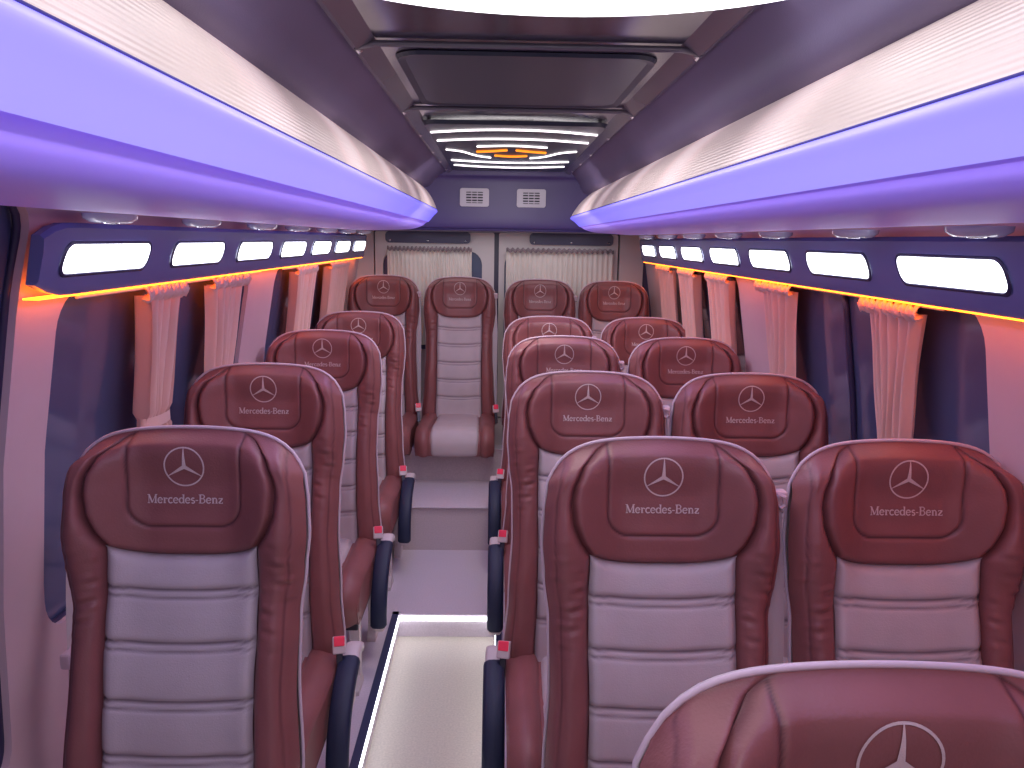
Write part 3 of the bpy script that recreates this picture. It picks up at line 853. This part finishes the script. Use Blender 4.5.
# ---------------------------------------------------------------- side curtains
def side_curtain(side, D0, D1, lab, tie=-.50, wmin=.5, n=5, drift=0, seed=0):
    rnd = random.Random(seed); Dc = (D0+D1)/2; w = D1-D0
    org = wp(side, Dc, -.13); root = empty('window_curtain', org, lab, 'curtain', 'side window curtains')
    ph = rnd.uniform(0, 6); ns = n*16
    def shape(h, u, extra=0):
        t = (h+.13)/(tie+.13)         # 0 top .. 1 tie
        if t <= 1: k = 1+(wmin-1)*(t**.85)
        else: k = wmin+(.75-wmin)*min(1, (t-1)/.7)**.8
        amp = .020+.006*math.sin(u*7+ph)
        if abs(t-1) < .06: amp *= .6
        D = Dc+drift*t+(u-.5)*w*k+.004*math.sin(h*18+u*9)
        X = CX+side*(wx(-.13, side)+.7*(wx(h, side)-wx(-.13, side))-.024-extra-amp*math.sin(2*PI*n*u+ph+.8*math.sin(u*5+ph)+.5*t))
        return Vector((X, D, ZC+h))-org
    rows = []
    for j in range(29):
        h = -.150-(.50)*j/28
        rows.append([shape(h, i/ns) for i in range(ns+1)])
    MB().grid(rows).obj('cloth', M['curtain'], root)
    rows = []
    for j in range(8):
        h = -.128-.034*j/7; f = math.sin(PI*j/7)
        r = []
        for i in range(ns+1):
            u = i/ns; v = Vector((CX+side*(wx(h, side)-.028-.012*f-.016*abs(math.sin(2*PI*(n+2)*u+j*.25))), Dc+(u-.5)*(w+.03), ZC+h+.006*math.sin(u*60+j)))-org
            r.append(v)
        rows.append(r)
    MB().grid(rows).obj('gathered_heading', M['curtain'], root)
    # tie band: closed loop round the gathers
    pts = []
    kk = wmin*w/2+.010
    for a in range(24):
        an = 2*PI*a/24
        pts.append(Vector((CX+side*(wx(-.13, side)+.7*(wx(tie, side)-wx(-.13, side))-.028+.026*math.sin(an)), Dc+drift+kk*math.cos(an), ZC+tie))-org)
    vs = []; fs = []
    for p in pts: vs += [p+Vector((0, 0, .014)), p+Vector((0, 0, -.014))]
    for i in range(24):
        j = (i+1) % 24; fs.append((2*i, 2*j, 2*j+1, 2*i+1))
    mobj('tie_band', vs, fs, M['curtain'], root)
side_curtain(-1, 1.93, 2.15, 'peach curtain gathered nearest on the left, tied with a band above the seat', -.48, .62, seed=1)
side_curtain(-1, 2.38, 2.70, 'peach curtain on the left just before the wide pillar', -.52, .62, seed=2)
side_curtain(-1, 3.38, 3.72, 'peach curtain on the left just beyond the wide pillar', -.52, .68, seed=3)
side_curtain(-1, 4.05, 4.52, 'broad peach curtain farthest back on the left', -.55, .8, 9, seed=4)
side_curtain(1, 1.71, 1.96, 'large peach curtain nearest on the right, narrowing toward the window seat', -.52, .42, 6, .02, seed=5)
side_curtain(1, 2.47, 2.78, 'peach curtain on the right just before the wide pillar', -.52, .55, seed=6)
side_curtain(1, 3.16, 3.46, 'peach curtain on the right just beyond the wide pillar', -.52, .68, seed=7)
side_curtain(1, 3.70, 4.00, 'peach curtain second from the back on the right', -.52, .68, seed=8)
side_curtain(1, 4.22, 4.55, 'peach curtain farthest back on the right', -.52, .75, seed=9)
for side in (-1, 1):
    for a, b, w_ in ((1.62, 2.88, 'front'), (3.18, 4.74, 'rear')):
        o = MB().tube([wp(side, a+(b-a)*i/4, -.129, -.030) for i in range(5)], .004, 8).obj('curtain_rail', M['beige_plastic'])
        tag(o, 'thin curtain rail over the %s %s window' % (w_, 'left' if side < 0 else 'right'), 'curtain rail', 'curtain rails')

# wall belt by the front left seat
root = empty('wall_seat_belt', wp(-1, 1.60, -.95), 'grey seat belt hanging through a white guide on the left pillar', 'seat belt')
def belt_ribbon(nm, pts, w, m):
    pts = catmull(pts, 6); rows = [[], [], []]
    for p in pts:
        for k, s in enumerate((-1, 0, 1)): rows[k].append(p+Vector((0.004*abs(s), s*w/2, 0))-root.location)
    return MB().grid(rows).obj(nm, m, root)
belt_ribbon('webbing', [wp(-1, 1.66, -.62, -.03), wp(-1, 1.62, -.78, -.05), wp(-1, 1.58, -.90, -.07)], .048, M['webbing'])
belt_ribbon('webbing', [wp(-1, 1.58, -.92, -.072), wp(-1, 1.56, -1.1, -.075), wp(-1, 1.55, -1.4, -.06)], .050, M['webbing_dark'])
g = MB().box(-.012, .012, -.038, .038, -.014, .022, .008).obj('belt_guide', M['piping'], root, False); g.location = wp(-1, 1.58, -.905, -.075)-root.location
for o in root.children: pass

# ---------------------------------------------------------------- floor
def fl(nm, x0, x1, y0, y1, z0, z1, m=M['floor'], b=0):
    o = MB().box(x0, x1, y0, y1, z0, z1, b).obj(nm, m, None, False); return tag(o, kind='structure')
XA, XB, DS = -.412, .015, 3.14
fl('floor', -1.05, XA, -1, DS, -.2, 0); fl('floor_right', XB, 1.08, -1, DS, -.2, 0).name = 'floor_platform_right'
fl('floor_aisle', XA, XB, -1, DS, -.2, -.10, M['well'])
fl('floor_landing', -1.05, 1.08, DS, 3.86, -.2, 0)
fl('floor_step', -1.05, 1.08, 3.86, 4.31, -.2, .233, M['riser'], 0); fl('floor_rear', -1.05, 1.08, 4.31, 5.16, -.2, .42, M['riser'])
# bright treads laid on the steps, with edges
fl('trim_4', -.56, .12, 3.845, 4.309, .2335, .240, M['floor'], .002)
fl('trim_5', -.56, .12, 4.30, 4.40, .4205, .428, M['floor'], .002)
# edging of the well
fl('trim_6', XA-.024, XA+.004, -1, DS+.02, .0005, .006, M['edge']); fl('trim_7', XB-.004, XB+.02, -1, DS+.02, .0005, .006, M['edge'])
fl('trim_8', XA-.024, XB+.02, DS-.004, DS+.018, .0005, .006, M['floor'])
# led strips under the lip
for nm, (x0, x1, y0, y1), lab in (
    ('l', (XA+.001, XA+.008, -1, DS-.01), 'white light strip under the left edge of the sunken aisle'),
    ('r', (XB-.008, XB-.001, -1, DS-.01), 'white light strip under the right edge of the sunken aisle'),
    ('f', (XA+.01, XB-.01, DS-.008, DS-.001), 'white light strip under the step at the end of the sunken aisle')):
    o = MB().box(x0, x1, y0, y1, -.022, -.006).obj('floor_light_strip', M['step_led'], None, False)
    tag(o, lab, 'light strip', 'white aisle light strips')
fl('ground', -6, 6, -4, 9, -1.0, -.9, M['pave'])

# ---------------------------------------------------------------- lights
def area(name, loc, rot, sx, sy, power, col):
    l = bpy.data.lights.new(name, 'AREA'); l.shape = 'RECTANGLE'; l.size = sx; l.size_y = sy; l.energy = power; l.color = col
    o = bpy.data.objects.new(name, l); o.location = loc; o.rotation_euler = rot; C.objects.link(o); return o
area('fill_front', (.05, .2, ZC+.33), (math.radians(25), 0, 0), .5, .8, 5, (1, .93, .97))  # unseen fill added to brighten the seats from the front
area('fill_mid', (.05, 2.0, ZC+.33), (0, 0, 0), .4, 1.0, 5, (1, .93, .97))  # added ceiling fill, stands for no fixture
area('fill_back', (.05, 3.5, ZC+.33), (math.radians(35), 0, 0), .4, 1.2, 12, (1, .93, .97))  # added fill to brighten the back of the cabin
for s, x in ((-1, -.45), (1, .52)):
    area('rack_glow', (x+.12*-s, 2.0, ZC+.06), (0, math.radians(20)*-s, 0), .08, 4.2, 5, (.45, .38, 1))
area('fill_rear', (.02, 4.9, ZC+.035), (0, 0, 0), 1.2, .12, 1.2, (.92, .9, 1))  # added fill for the rear doors and curtains
w = bpy.data.worlds.new('world'); bpy.context.scene.world = w; w.use_nodes = True
w.node_tree.nodes['Background'].inputs['Color'].default_value = (.61, .57, .66, 1)
w.node_tree.nodes['Background'].inputs['Strength'].default_value = .55

# ---------------------------------------------------------------- camera
cam = bpy.data.cameras.new('camera'); co = bpy.data.objects.new('camera', cam); C.objects.link(co)
yaw, pit, rol = math.radians(1.19), math.radians(10.46), math.radians(.9)
f = Vector((math.sin(yaw)*math.cos(pit), math.cos(yaw)*math.cos(pit), -math.sin(pit)))
r0 = Vector((math.cos(yaw), -math.sin(yaw), 0)); u0 = r0.cross(f)
r = r0*math.cos(rol)+u0*math.sin(rol); u = u0*math.cos(rol)-r0*math.sin(rol)
co.matrix_world = Matrix(((r.x, u.x, -f.x, 0), (r.y, u.y, -f.y, 0), (r.z, u.z, -f.z, ZC), (0, 0, 0, 1)))
cam.sensor_width = 36; cam.lens = 780/1024*36; cam.clip_start = .02
bpy.context.scene.camera = co
bpy.context.scene.view_settings.view_transform = 'Standard'
bpy.context.scene.view_settings.look = 'None'
